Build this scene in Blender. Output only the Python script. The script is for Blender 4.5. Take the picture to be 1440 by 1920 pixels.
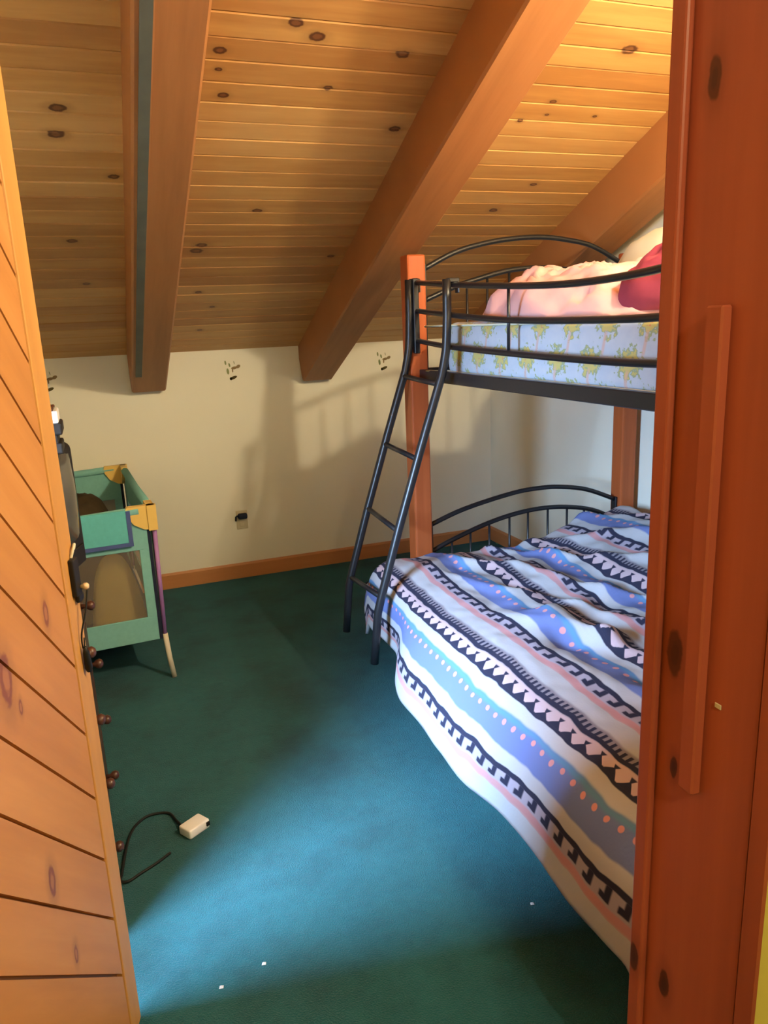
import bpy, bmesh, math, random
from mathutils import Vector, Matrix, noise
R = math.radians
scene = bpy.context.scene
for o in list(bpy.data.objects): bpy.data.objects.remove(o)
COL = scene.collection

# ------------------------------------------------------------------ camera, light, exposure
YAW, PIT, ROL = R(20.25), R(14.03), R(2.45)
fw = Vector((math.sin(YAW)*math.cos(PIT), math.cos(YAW)*math.cos(PIT), -math.sin(PIT)))
rt = Vector((math.cos(YAW), -math.sin(YAW), 0)); dn = fw.cross(rt)
rt2 = rt*math.cos(ROL) + dn*math.sin(ROL); dn2 = dn*math.cos(ROL) - rt*math.sin(ROL)
cam = bpy.data.cameras.new('camera'); co = bpy.data.objects.new('camera', cam); COL.objects.link(co)
m = Matrix((rt2, -dn2, -fw)).transposed().to_4x4(); m.translation = (0, 0, 1.5)
co.matrix_world = m
cam.sensor_fit = 'VERTICAL'; cam.sensor_height = 24.0; cam.lens = 1419/1920*24.0; cam.clip_start = 0.02
scene.camera = co

world = bpy.data.worlds.new('world'); scene.world = world; world.use_nodes = True
world.node_tree.nodes['Background'].inputs[0].default_value = (0.35, 0.6, 1.0, 1)
world.node_tree.nodes['Background'].inputs[1].default_value = 0.6

WIN = (0.92, 1.64, 0.82, 1.62)          # window opening in the left gable wall: y0, y1, z0, z1
XL, XR, YW, ZK, SL = -0.62, 2.46, 4.52, 1.385, R(23.64)
YF0, YF1 = 0.484, 0.664                  # the front wall (with the doorway) between hall and room
sun = bpy.data.lights.new('window_left_offscreen', 'AREA'); sun.shape = 'RECTANGLE'
sun.size = 1.0; sun.size_y = 1.0; sun.energy = 235; sun.color = (0.40, 0.64, 1.0); sun.spread = R(100)
so = bpy.data.objects.new('window_left_offscreen', sun); COL.objects.link(so)
so.location = (XL-0.42, 1.24, 1.52)      # outside the wall, lighting in through the opening
so.rotation_euler = Vector((.985, .16, -.66)).to_track_quat('-Z', 'Y').to_euler()
LAMP = (1.66, 0.86, 2.42); LAMP_W = 92.0; LAMP_C = (1.0, 0.86, 0.58)
HALL = (0.25, -0.75, 2.22); HALL_W = 28.0

vs = scene.view_settings
vs.view_transform = 'Standard'; vs.look = 'None'; vs.gamma = 1; vs.use_curve_mapping = False; vs.exposure = 0.78

# ------------------------------------------------------------------ helpers
def newmesh(name, verts, faces, mat=None, smooth=False, uvs=None):
    me = bpy.data.meshes.new(name); me.from_pydata([tuple(v) for v in verts], [], faces); me.update()
    bm = bmesh.new(); bm.from_mesh(me); bmesh.ops.recalc_face_normals(bm, faces=bm.faces); bm.to_mesh(me); bm.free()
    if mat: me.materials.append(mat)
    if smooth: me.polygons.foreach_set('use_smooth', [True]*len(me.polygons))
    return me
class MB:
    def __init__(s): s.v = []; s.f = []
    def add(s, v, f):
        n = len(s.v); s.v += [Vector(p) for p in v]; s.f += [tuple(i+n for i in q) for q in f]; return s
    def box(s, a, b):
        (x0, y0, z0), (x1, y1, z1) = a, b
        return s.add([(x0,y0,z0),(x1,y0,z0),(x1,y1,z0),(x0,y1,z0),(x0,y0,z1),(x1,y0,z1),(x1,y1,z1),(x0,y1,z1)],
                     [(0,3,2,1),(4,5,6,7),(0,1,5,4),(1,2,6,5),(2,3,7,6),(3,0,4,7)])
    def bbox(s, a, b, r, seg=2):
        bm = bmesh.new(); bmesh.ops.create_cube(bm, size=1)
        for v in bm.verts:
            v.co = Vector([(a[i]+b[i])/2 + v.co[i]*(b[i]-a[i]) for i in range(3)])
        bmesh.ops.bevel(bm, geom=list(bm.edges), offset=r, segments=seg, affect='EDGES', profile=0.5)
        bm.verts.index_update()
        s.add([v.co.copy() for v in bm.verts], [tuple(v.index for v in f.verts) for f in bm.faces]); bm.free(); return s
    def prism(s, poly, ax, a, b):            # polygon in the two other axes, extruded along axis ax
        n = len(poly); vs_ = []
        for t in (a, b):
            for p in poly:
                q = list(p); q.insert(ax, t); vs_.append(q)
        fs = [tuple(range(n)), tuple(range(2*n-1, n-1, -1))] + [(i, (i+1) % n, n+(i+1) % n, n+i) for i in range(n)]
        return s.add(vs_, fs)
    def tube(s, path, r, n=10, caps=True):
        path = [Vector(p) for p in path]; rr = r if isinstance(r, (list, tuple)) else [r]*len(path)
        rings = []; up = None
        for i, p in enumerate(path):
            t = (path[min(i+1, len(path)-1)] - path[max(i-1, 0)]).normalized()
            if up is None:
                up = Vector((0,0,1)) if abs(t.z) < .9 else Vector((1,0,0))
            a = (up - t*up.dot(t)).normalized(); up = a; b = t.cross(a)
            rings.append([p + (a*math.cos(2*math.pi*k/n) + b*math.sin(2*math.pi*k/n))*rr[i] for k in range(n)])
        v = [q for g in rings for q in g]; f = []
        for i in range(len(path)-1):
            for k in range(n): f.append((i*n+k, i*n+(k+1) % n, (i+1)*n+(k+1) % n, (i+1)*n+k))
        if caps: f += [tuple(range(n-1, -1, -1)), tuple((len(path)-1)*n+k for k in range(n))]
        return s.add(v, f)
    def lathe(s, prof, c, axis=(0,0,1), n=14):
        ax = Vector(axis).normalized(); u = ax.orthogonal().normalized(); w = ax.cross(u); c = Vector(c)
        v = []; f = []
        for (r_, h) in prof:
            for k in range(n):
                a = 2*math.pi*k/n; v.append(c + ax*h + (u*math.cos(a)+w*math.sin(a))*max(r_, 1e-4))
        for i in range(len(prof)-1):
            for k in range(n): f.append((i*n+k, i*n+(k+1) % n, (i+1)*n+(k+1) % n, (i+1)*n+k))
        f += [tuple(range(n-1, -1, -1)), tuple((len(prof)-1)*n+k for k in range(n))]
        return s.add(v, f)
    def mesh(s, name, mat, smooth=False, origin=None):
        o = Vector(origin) if origin else Vector((0,0,0))
        return newmesh(name, [v-o for v in s.v], s.f, mat, smooth)
def link(name, me, parent=None, loc=(0,0,0)):
    o = bpy.data.objects.new(name, me); COL.objects.link(o); o.location = loc
    if parent is not None: o.parent = parent
    return o
def tag(o, label=None, cat=None, group=None, kind=None):
    if label: o['label'] = label
    if cat: o['category'] = cat
    if group: o['group'] = group
    if kind: o['kind'] = kind
    return o
def empty(name, loc, label, cat, group=None, rz=0):
    o = bpy.data.objects.new(name, None); COL.objects.link(o); o.location = loc; o.rotation_euler.z = rz
    o.empty_display_size = .05
    return tag(o, label, cat, group)
def part(name, mb, mat, root, smooth=False, label=None):      # geometry given in world coordinates, root is unrotated
    o = link(name, mb.mesh(name, mat, smooth, root.matrix_world.translation if root.parent else root.location), root)
    if label: o['label'] = label
    return o
def sub(name, mb, mat, parent, root, smooth=False):            # a sub-part: the parent part sits at its root's origin
    return link(name, mb.mesh(name, mat, smooth, root.location), parent)
def thing(name, mb, mat, label, cat, origin, smooth=False, group=None):
    o = link(name, mb.mesh(name, mat, smooth, origin), None, origin); return tag(o, label, cat, group)
def sstep(a, b, x):
    t = min(1, max(0, (x-a)/(b-a))); return t*t*(3-2*t)
def smoothpath(pts, n=6):                                      # Catmull-Rom
    P = [Vector(p) for p in pts]; out = []
    for i in range(len(P)-1):
        p0 = P[i-1] if i else P[0]*2-P[1]; p1 = P[i]; p2 = P[i+1]; p3 = P[i+2] if i+2 < len(P) else P[-1]*2-P[-2]
        for k in range(n):
            t = k/n; out.append(.5*((2*p1)+(p2-p0)*t+(2*p0-5*p1+4*p2-p3)*t*t+(3*p1-p0-3*p2+p3)*t**3))
    return out+[P[-1]]

# ------------------------------------------------------------------ materials
class NT:
    def __init__(s, name, rough=.6, spec=.3):
        s.m = bpy.data.materials.new(name); s.m.use_nodes = True; s.t = s.m.node_tree
        s.b = s.t.nodes['Principled BSDF']; s.b.inputs['Roughness'].default_value = rough
        s.b.inputs['Specular IOR Level'].default_value = spec
    def n(s, typ, **kw):
        nd = s.t.nodes.new('ShaderNode'+typ)
        for k, v in kw.items(): setattr(nd, k, v)
        return nd
    def l(s, a, b): s.t.links.new(a, b)
    def put(s, sock, v):
        if hasattr(v, 'links'): s.l(v, sock)
        elif isinstance(v, (tuple, list)): sock.default_value = tuple(v) if len(v) == len(sock.default_value) else tuple(v)+(1,)
        else: sock.default_value = v
    def math(s, op, a, b=0.0, c=0.0, clamp=False):
        nd = s.n('Math', operation=op); nd.use_clamp = clamp
        for i, v in enumerate((a, b, c)): s.put(nd.inputs[i], v)
        return nd.outputs[0]
    def vm(s, op, a, b=(0,0,0)):
        nd = s.n('VectorMath', operation=op); s.put(nd.inputs[0], a)
        if op != 'LENGTH': s.put(nd.inputs[1], b)
        return nd.outputs['Value' if op == 'LENGTH' else 'Vector']
    def mix(s, f, a, b):
        nd = s.n('Mix', data_type='RGBA'); s.put(nd.inputs[0], f); s.put(nd.inputs[6], a); s.put(nd.inputs[7], b); return nd.outputs[2]
    def ramp(s, f, stops):
        nd = s.n('ValToRGB'); e = nd.color_ramp.elements
        while len(e) < len(stops): e.new(.5)
        for q, (p, c) in zip(e, stops): q.position = p; q.color = tuple(c)+(1,) if len(c) == 3 else c
        s.put(nd.inputs[0], f); return nd.outputs[0]
    def smooth(s, a, b, x):
        nd = s.n('MapRange', interpolation_type='SMOOTHSTEP'); s.put(nd.inputs[0], x); nd.inputs[1].default_value = a; nd.inputs[2].default_value = b; return nd.outputs[0]
    def noise(s, vec, scale=5, detail=3, rough=.5):
        nd = s.n('TexNoise'); nd.inputs['Scale'].default_value = scale; nd.inputs['Detail'].default_value = detail; nd.inputs['Roughness'].default_value = rough
        if vec is not None: s.put(nd.inputs['Vector'], vec)
        return nd.outputs['Fac']
    def pos(s): return s.n('NewGeometry').outputs['Position']
    def obj(s): return s.n('TexCoord').outputs['Object']
    def uv(s): return s.n('TexCoord').outputs['UV']
    def sep(s, v): nd = s.n('SeparateXYZ'); s.l(v, nd.inputs[0]); return nd.outputs
    def bump(s, h, strength=.3, dist=.01):
        nd = s.n('Bump'); nd.inputs['Strength'].default_value = strength; nd.inputs['Distance'].default_value = dist
        s.l(h, nd.inputs['Height']); s.l(nd.outputs[0], s.b.inputs['Normal'])
    def out(s, c): s.put(s.b.inputs['Base Color'], c); return s.m
def plain(name, col, rough=.6, spec=.3, var=.12, scale=18, metal=0):
    t = NT(name, rough, spec); f = t.noise(t.obj(), scale, 3)
    t.b.inputs['Metallic'].default_value = metal
    return t.out(t.mix(f, [c*(1-var) for c in col], [min(1, c*(1+var)) for c in col]))
def wood(name, dark, mid, light, stretch, coord='obj', rot=None, knots=(), kr=(1,1,1), rough=.5, rnd=.0, spec=.35, scale=1.0, kcol=(.07,.025,.01), kring=(.2,.08,.03)):
    t = NT(name, rough, spec); p = t.pos() if coord == 'pos' else t.obj()
    base = p
    if rot is not None:
        mp = t.n('Mapping'); mp.inputs['Rotation'].default_value = rot; t.l(p, mp.inputs['Vector']); p = mp.outputs[0]
    q = t.vm('MULTIPLY', p, stretch)
    rv = t.n('ObjectInfo').outputs['Random']
    if rnd:
        cb = t.n('CombineXYZ'); t.l(t.math('MULTIPLY', rv, 37.0), cb.inputs[0]); t.l(t.math('MULTIPLY', rv, 11.0), cb.inputs[2]); q = t.vm('ADD', q, cb.outputs[0])
    d = None
    for (kp, s_) in knots:
        k = t.vm('LENGTH', t.vm('MULTIPLY', t.vm('SUBTRACT', base, kp), [a/s_ for a in kr]))
        d = k if d is None else t.math('MINIMUM', d, k)
    f1 = t.noise(q, 9*scale, 4, .6); f2 = t.noise(q, 34*scale, 3, .6)
    f = t.math('ADD', t.math('MULTIPLY', f1, .65), t.math('MULTIPLY', f2, .35))
    if rnd: f = t.math('ADD', f, t.math('MULTIPLY', t.math('SUBTRACT', rv, .5), rnd))
    c = t.ramp(f, [(.28, dark), (.5, mid), (.72, light)])
    if d is not None:
        d = t.math('ADD', d, t.math('MULTIPLY', t.math('SUBTRACT', t.noise(base, 70, 2), .5), .5))
        c = t.mix(t.math('MULTIPLY', t.math('SUBTRACT', 1, t.smooth(.9, 2.3, d)), .45), c, [a*.55 for a in mid])
        c = t.mix(t.math('SUBTRACT', 1, t.smooth(.75, 1.05, d)), c, kcol)
        c = t.mix(t.math('SUBTRACT', 1, t.smooth(.35, .6, d)), c, kring)
    t.bump(f2, .12, .003)
    return t.out(c)

def ceilpt(x, y): return (x, y, ZK+(YW-y)*math.tan(SL))
CK = [(.661,2.343,1),(.734,2.382,1.1),(.459,2.459,.9),(.464,2.526,.5),(.489,2.624,.8),(.818,2.569,.7),(.696,3.211,.9),(.498,3.453,1.1),(.479,3.494,1.2),
      (.519,3.849,.7),(-.002,2.713,1.1),(-.017,2.827,1.1),(.153,3.024,.8),(-.014,3.418,.9),(1.019,2.419,1),(1.11,2.732,1),(1.796,2.325,1.3),(1.657,2.563,.6),
      (1.67,2.624,.4),(1.875,2.618,.4),(1.854,3.011,.7),(1.758,3.19,.9),(1.10,3.547,.8),(.60,4.0,.6),(.02,3.75,.7),(1.58,2.66,.5),(.56,4.25,.6)]
M = {}
M['ceil'] = wood('ceiling_pine', (.42,.195,.058), (.54,.285,.090), (.63,.36,.13), (.10,1,1), 'pos', None,
                 [(ceilpt(x, y), s) for x, y, s in CK], (1/.026, 1/.016, 1/.03), .42, .40, .3, kcol=(.105,.038,.014), kring=(.20,.08,.028))
M['beam'] = wood('beam_timber', (.29,.115,.036), (.38,.155,.05), (.44,.19,.066), (1,.07,.07), 'pos', rough=.5,
                 knots=[(ceilpt(.345,2.3),1),(ceilpt(1.3,2.6),.5)], kr=(1/.018,1/.04,1/.04))
M['door'] = wood('door_pine', (.39,.165,.046), (.48,.215,.062), (.56,.27,.085), (.09,1,1), 'obj', (0, R(-45), 0),
                 [((.581,0,.621),1.1),((.728,0,1.032),.9),((.855,0,1.187),.5),((.545,0,1.0),1.6),((.624,0,.435),.7),((.577,0,.939),.5)], (1/.013,0,1/.028), .45, .1, .3, kcol=(.22,.07,.035), kring=(.36,.15,.06))
M['stile'] = wood('door_stile_pine', (.45,.215,.058), (.52,.26,.072), (.57,.30,.09), (1,1,.07), 'obj', rough=.45)
M['jamb'] = wood('jamb_fir', (.30,.070,.042), (.40,.100,.058), (.48,.132,.072), (1,1,.05), 'pos', None,
                 [((.57,.613,1.707),1.1),((.57,.623,1.127),1.6),((.57,.61,.686),1.2),((.57,.655,.69),1.2),((.57,.615,.988),.8)], (1/.03,1/.008,1/.019), .4, kcol=(.10,.022,.012), kring=(.07,.016,.01))
M['post'] = wood('bed_post_wood', (.33,.07,.018), (.42,.095,.025), (.49,.12,.034), (1,1,.06), 'obj', rough=.45, spec=.3)
M['base'] = wood('baseboard_wood', (.42,.17,.06), (.5,.21,.075), (.55,.24,.09), (.08,.08,1), 'pos', rough=.45)
M['wall'] = plain('cream_wall_paint', (.82,.78,.64), .75, .2, .03, 4)
M['hallwall'] = plain('yellow_hall_paint', (.62,.55,.16), .7, .2, .04, 5)
M['black'] = plain('black_metal', (.012,.012,.014), .35, .5, .1)
M['dresser'] = wood('dresser_wood', (.05,.018,.01), (.075,.026,.014), (.10,.036,.02), (1,.08,1), 'obj', rough=.35, spec=.5)
M['white'] = plain('white_plastic', (.8,.79,.76), .4, .4, .03)
M['plate'] = plain('ivory_plastic', (.6,.52,.34), .4, .4, .03)
M['grey'] = plain('galvanised_metal', (.125,.13,.105), .6, .3, .3, 9, .2)
M['tvblack'] = plain('black_plastic', (.012,.010,.009), .55, .3, .1)
M['teal'] = plain('teal_fabric', (.20,.45,.41), .85, .15, .1, 60)
M['tealdark'] = plain('teal_flap_fabric', (.12,.46,.46), .85, .15, .1, 60)
M['blue'] = plain('blue_binding', (.07,.10,.26), .8, .2)
M['navy'] = plain('navy_binding', (.015,.02,.04), .8, .2)
M['purple'] = plain('purple_tube', (.36,.17,.42), .5, .4)
M['yellow'] = plain('yellow_plastic', (.74,.50,.13), .45, .4, .05)
M['bone'] = plain('off_white_plastic', (.62,.57,.44), .5, .3)
M['brown'] = plain('dark_brown_cloth', (.055,.038,.02), .9, .1, .3, 30)
M['olive'] = plain('olive_cloth', (.60,.44,.13), .9, .1, .15, 14)
M['lav'] = plain('lavender_sheet', (.50,.47,.66), .85, .1, .06)
M['pink'] = plain('pink_quilt', (.66,.38,.36), .85, .15, .06, 8)
M['pale'] = plain('pale_green_pillowcase', (.66,.66,.50), .85, .15, .08, 10)
M['crimson'] = plain('crimson_cloth', (.27,.04,.065), .8, .2, .35, 12)
M['cordblack'] = plain('black_rubber', (.008,.009,.008), .6, .3)
M['brass'] = plain('cream_knob', (.7,.5,.3), .35, .5)

t = NT('carpet', .95, .05); p = t.pos()
f1 = t.noise(p, 2.6, 4, .6); f2 = t.noise(p, 260, 2, .6); f3 = t.noise(p, 28, 3, .6)
c = t.ramp(f1, [(.3, (.010,.074,.080)), (.5, (.016,.130,.143)), (.7, (.020,.155,.170))])
c = t.mix(t.math('MULTIPLY', f3, .45), c, (.012,.052,.062))
c = t.mix(t.math('MULTIPLY', t.smooth(.5, .75, f2), .4), c, (.04,.18,.21))
t.bump(t.math('ADD', f2, t.math('MULTIPLY', f3, .6)), .8, .012); t.b.inputs['Sheen Weight'].default_value = .1
M['carpet'] = t.out(c)

t = NT('tv_glass', .12, .6); M['screen'] = t.out((.075,.075,.07))
t = NT('window_glass', .05, .5)
gl = t.n('BsdfGlossy'); gl.inputs['Roughness'].default_value = .02; tr = t.n('BsdfTransparent'); mx = t.n('MixShader'); mx.inputs[0].default_value = .06
t.l(tr.outputs[0], mx.inputs[1]); t.l(gl.outputs[0], mx.inputs[2]); t.l(mx.outputs[0], t.t.nodes['Material Output'].inputs[0]); M['glass'] = t.m
t = NT('playpen_mesh', .9, .1); df = t.b; t.out((.30,.25,.19)); tr = t.n('BsdfTransparent'); mx = t.n('MixShader'); mx.inputs[0].default_value = .28
t.l(tr.outputs[0], mx.inputs[1]); t.l(df.outputs[0], mx.inputs[2]); t.l(mx.outputs[0], t.t.nodes['Material Output'].inputs[0]); M['net'] = t.m
# patterned comforter: bands across u (metres from the hem), motifs along v
t = NT('patterned_comforter', .85, .12); uv = t.uv()
nz = t.n('TexNoise'); nz.inputs['Scale'].default_value = 7; nz.inputs['Detail'].default_value = 2; t.l(uv, nz.inputs['Vector'])
u0, v0, _ = t.sep(uv)
u_ = t.math('ADD', u0, t.math('MULTIPLY', t.math('SUBTRACT', nz.outputs['Fac'], .5), .035))
PER = .39
w = t.math('MULTIPLY', t.math('FRACT', t.math('DIVIDE', t.math('ADD', u_, PER-.055), PER)), PER)   # 0 at the salmon line
def band(a, b, e=.002): return t.math('MULTIPLY', t.smooth(a-e, a+e, w), t.math('SUBTRACT', 1, t.smooth(b-e, b+e, w)))
def fr(L, off=0.): return t.math('FRACT', t.math('DIVIDE', t.math('ADD', v0, off), L))
def gt(x, a, e=.06): return t.smooth(a-e, a+e, x)
def lt(x, a, e=.06): return t.math('SUBTRACT', 1, t.smooth(a-e, a+e, x))
def AND(a, b): return t.math('MULTIPLY', a, b)
def OR(a, b): return t.math('MAXIMUM', a, b)
white, lavc, salm, navy, peri = (.46,.45,.465), (.39,.34,.40), (.52,.26,.26), (.03,.03,.055), (.15,.19,.40)
c = white
c = t.mix(band(.0, .028, .008), c, salm)
c = t.mix(band(.024, .062, .004), c, lavc)
k1 = fr(.062)
key = OR(band(.058, .074), OR(AND(band(.032, .060), AND(gt(k1, .08), lt(k1, .42))), AND(band(.030, .043), AND(gt(k1, .08), lt(k1, .66)))))
c = t.mix(key, c, navy)
c = t.mix(band(.112, .196, .004), c, peri)
c = t.mix(band(.180, .196, .008), c, (.11,.25,.42))
fx = t.math('MULTIPLY', t.math('SUBTRACT', fr(.046), .5), .046)
dd = t.math('SQRT', t.math('ADD', t.math('POWER', fx, 2), t.math('POWER', t.math('SUBTRACT', w, .170), 2)))
c = t.mix(lt(dd, .0085, .0015), c, (.64,.28,.28))
c = t.mix(band(.238, .292), c, (.54,.40,.42))
wl = t.math('DIVIDE', t.math('SUBTRACT', w, .246), .040)
fb = t.math('MULTIPLY', t.math('ABSOLUTE', t.math('SUBTRACT', fr(.058, .01), .5)), 2)
tri = AND(OR(lt(t.math('SUBTRACT', fb, t.math('MULTIPLY', t.math('SUBTRACT', .62, wl), 1.45)), 0., .06), lt(t.math('SUBTRACT', fb, t.math('MULTIPLY', t.math('SUBTRACT', wl, .42), .9)), 0., .06)), band(.244, .280))
c = t.mix(OR(tri, band(.236, .247)), c, navy)
c = t.mix(band(.292, .334, .006), c, (.25,.22,.245))
ser = OR(band(.292, .308), AND(band(.300, .326), gt(fr(.021), .5, .1)))
c = t.mix(ser, c, navy)
t.bump(t.noise(uv, 130, 2), .12, .004)
M['comforter'] = t.out(c)

# floral mattress ticking
t = NT('floral_ticking', .8, .15); uv = t.uv(); u0, v0, _ = t.sep(uv)
n1 = t.noise(uv, 26, 3); n2 = t.noise(uv, 60, 2)
def bouquet(L, H, ou, ov, r1, r2):
    x = t.math('MULTIPLY', t.math('SUBTRACT', t.math('FRACT', t.math('DIVIDE', t.math('ADD', u0, ou), L)), .5), L)
    y = t.math('MULTIPLY', t.math('SUBTRACT', t.math('FRACT', t.math('DIVIDE', t.math('ADD', v0, ov), H)), .5), H)
    return t.math('SQRT', t.math('ADD', t.math('POWER', t.math('DIVIDE', x, r1), 2), t.math('POWER', t.math('DIVIDE', y, r2), 2))), x, y
c = t.mix(n1, (.40,.45,.53), (.53,.55,.57))
for (L, H, ou, ov, r1, r2) in ((.17, .20, .05, .02, .040, .032), (.17, .20, .125, .115, .034, .03)):
    d, x, y = bouquet(L, H, ou, ov, r1, r2)
    dn_ = t.math('ADD', d, t.math('MULTIPLY', t.math('SUBTRACT', n2, .5), 3.4))
    c = t.mix(t.math('MULTIPLY', lt(dn_, 1.25, .12), .9), c, (.30,.34,.16))
    c = t.mix(t.math('MULTIPLY', lt(dn_, .85, .12), .9), c, (.58,.46,.14))
    c = t.mix(AND(lt(dn_, .9, .1), gt(n2, .6, .04)), c, (.62,.25,.12))
    stem = AND(lt(t.math('ABSOLUTE', t.math('ADD', x, t.math('MULTIPLY', y, .25))), .006, .003), AND(lt(y, -.02, .01), gt(y, -.085, .01)))
    c = t.mix(t.math('MULTIPLY', stem, .7), c, (.60,.36,.28))
M['floral'] = t.out(c)

# ------------------------------------------------------------------ the setting
def struct(name, mb, mat, label, cat, origin=(0,0,0)):
    o = link(name, mb.mesh(name, mat, False, origin), None, origin); return tag(o, label, cat, None, 'structure')
struct('floor', MB().box((-1.3, -1.9, -.06), (XR+.1, YW+.1, 0)), M['carpet'], 'dark teal wall-to-wall carpet', 'floor')
zc = lambda y: ZK+(YW-y)*math.tan(SL)
struct('wall_back', MB().box((XL-.1, YW, 0), (XR+.1, YW+.1, ZK+.03)), M['wall'], 'low cream knee wall under the sloping ceiling', 'wall')
struct('wall_right', MB().prism([(YF0,0),(YW,0),(YW,ZK+.03),(YF0,zc(YF0)+.03)], 0, XR, XR+.1), M['wall'], 'cream gable wall behind the bunk bed', 'wall')
wl_ = MB()
ym = YF0
for (y0, y1, z0, z1) in ((YF0, WIN[0], 0, None), (WIN[0], WIN[1], 0, WIN[2]), (WIN[0], WIN[1], WIN[3], None), (WIN[1], YW, 0, None)):
    a, b = (zc(y0)+.03, zc(y1)+.03) if z1 is None else (z1, z1)
    wl_.prism([(y0,z0),(y1,z0),(y1,b),(y0,a)], 0, XL-.1, XL)
struct('wall_left', wl_, M['wall'], 'cream gable wall with the window behind the open door', 'wall')
DX0, DX1, DZ = -.335, .57, 2.08
wf = MB().box((-1.2, YF0, 0), (DX0-.02, YF1-.02, zc(YF1)+.1)).box((DX1+.004, YF0, 0), (XR+.1, YF1-.02, zc(YF1)+.1)).box((DX0-.02, YF0, DZ+.02), (DX1+.004, YF1-.02, zc(YF1)+.1))
wfo = struct('wall_front', wf, M['wall'], 'partition wall with the doorway between hall and bedroom', 'wall')
wfo.data.materials.append(M['hallwall'])
for pl in wfo.data.polygons:
    if pl.normal.y < -.9: pl.material_index = 1
struct('wall_hall_left', MB().box((-1.2, -1.8, 0), (-1.1, YF0, 2.46)), M['hallwall'], 'yellow hall wall on the hinge side', 'wall')
struct('wall_hall_right', MB().box((1.2, -1.8, 0), (1.3, YF0, 2.46)), M['hallwall'], 'yellow hall wall on the latch side', 'wall')
struct('wall_hall_back', MB().box((-1.2, -1.9, 0), (1.3, -1.8, 2.46)), M['hallwall'], 'yellow hall wall opposite the doorway', 'wall')
struct('ceiling_hall', MB().box((-1.2, -1.9, 2.45), (1.3, YF0, 2.55)), M['hallwall'], 'flat hall ceiling', 'ceiling')

# ceiling: roof slab, tongue-and-groove planks, timber beams
ca, sa = math.cos(SL), math.sin(SL)
def cp(x, s, d):                 # s up the slope from the knee wall, d below the plank face
    return (x, YW - s*ca - d*sa, ZK + s*ca*math.tan(SL) - d*ca)
def cbox(mb, x0, x1, s0, s1, d0, d1):
    return mb.add([cp(x0,s0,d0),cp(x1,s0,d0),cp(x1,s1,d0),cp(x0,s1,d0),cp(x0,s0,d1),cp(x1,s0,d1),cp(x1,s1,d1),cp(x0,s1,d1)],
                  [(0,3,2,1),(4,5,6,7),(0,1,5,4),(1,2,6,5),(2,3,7,6),(3,0,4,7)])
SMAX = (YW-YF0)/ca
ceiling = struct('ceiling', cbox(MB(), XL-.1, XR+.1, -.12, SMAX+.1, -.10, -.024), M['ceil'], 'sloping knotty pine plank ceiling on timber beams', 'ceiling')
PWD = .0885; NP = int(SMAX/PWD)+1
pm = MB(); e = .0045
sec = [(.0008,-.022),(.0008,-e*.8),(e,0),(PWD-e,0),(PWD-.0008,-e*.8),(PWD-.0008,-.022)]
vv = []
for x in (XL+.002, XR-.002):
    for (s, d) in sec:
        q = Vector(cp(x, s, d)) - Vector(cp(0, 0, 0)); vv.append(q)
pm.add(vv, [(0,1,2,3,4,5), (11,10,9,8,7,6)] + [(i, (i+1) % 6, 6+(i+1) % 6, 6+i) for i in range(6)])
plank_me = pm.mesh('plank', M['ceil'])
random.seed(3)
for i in range(NP):
    link('plank', plank_me, ceiling, cp(0, i*PWD, random.uniform(-.0008, .0008)))
BD = .21
for (x0, x1) in ((.186, .371), (1.165, 1.35), (2.17, 2.355)):
    b = MB()
    c1 = .008
    sec = [(x0,-.002),(x0,BD-c1),(x0+c1,BD),(x1-c1,BD),(x1,BD-c1),(x1,-.002)]
    b.add([cp(x, s, d) for s in (-.03, SMAX) for (x, d) in sec], [(0,1,2,3,4,5), (11,10,9,8,7,6)] + [(i, (i+1) % 6, 6+(i+1) % 6, 6+i) for i in range(6)])
    bo = link('beam', b.mesh('beam', M['beam']), ceiling)
    if x0 < .5:
        bo['label'] = 'timber beam with a grey metal strip along it'
        g = MB(); w_ = x1-x0
        cbox(g, x0+.10*w_, x0+.27*w_, .22, SMAX-.05, BD, BD+.006)
        link('metal_strip', g.mesh('metal_strip', M['grey']), bo)
        g = MB()
        random.seed(8)
        edge = [(x0+.27*w_+.004+.003*noise.noise((s*5, 1, 2))+(.008 if 1.05 < s < 1.25 else 0), s) for s in [i*.06 for i in range(3, 66)]]
        for (xa, s0), (xb, s1) in zip(edge[:-1], edge[1:]):
            g.add([cp(x0+.265*w_, s0, BD), cp(xa, s0, BD), cp(xb, s1, BD), cp(x0+.265*w_, s1, BD), cp(x0+.265*w_, s0, BD+.004), cp(xa, s0, BD+.003), cp(xb, s1, BD+.003), cp(x0+.265*w_, s1, BD+.004)],
                  [(0,3,2,1),(4,5,6,7),(0,1,5,4),(1,2,6,5),(2,3,7,6),(3,0,4,7)])
        link('splintered_edge', g.mesh('splintered_edge', M['beam']), bo)

# baseboards
BBH, BBT = .095, .014
struct('baseboard_back', MB().prism([(YW,0),(YW-BBT,0),(YW-BBT,BBH-.012),(YW-BBT*.5,BBH),(YW,BBH)], 0, XL, XR), M['base'], 'stained wood baseboard along the knee wall', 'baseboard')
struct('baseboard_right', MB().prism([(XR,0),(XR-BBT,0),(XR-BBT,BBH-.012),(XR-BBT*.5,BBH),(XR,BBH)], 1, YF1, YW-BBT), M['base'], 'stained wood baseboard behind the bunk bed', 'baseboard')
struct('baseboard_left', MB().prism([(XL,0),(XL+BBT,0),(XL+BBT,BBH-.012),(XL+BBT*.5,BBH),(XL,BBH)], 1, YF1, YW-BBT), M['base'], 'stained wood baseboard behind the chest of drawers', 'baseboard')

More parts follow.
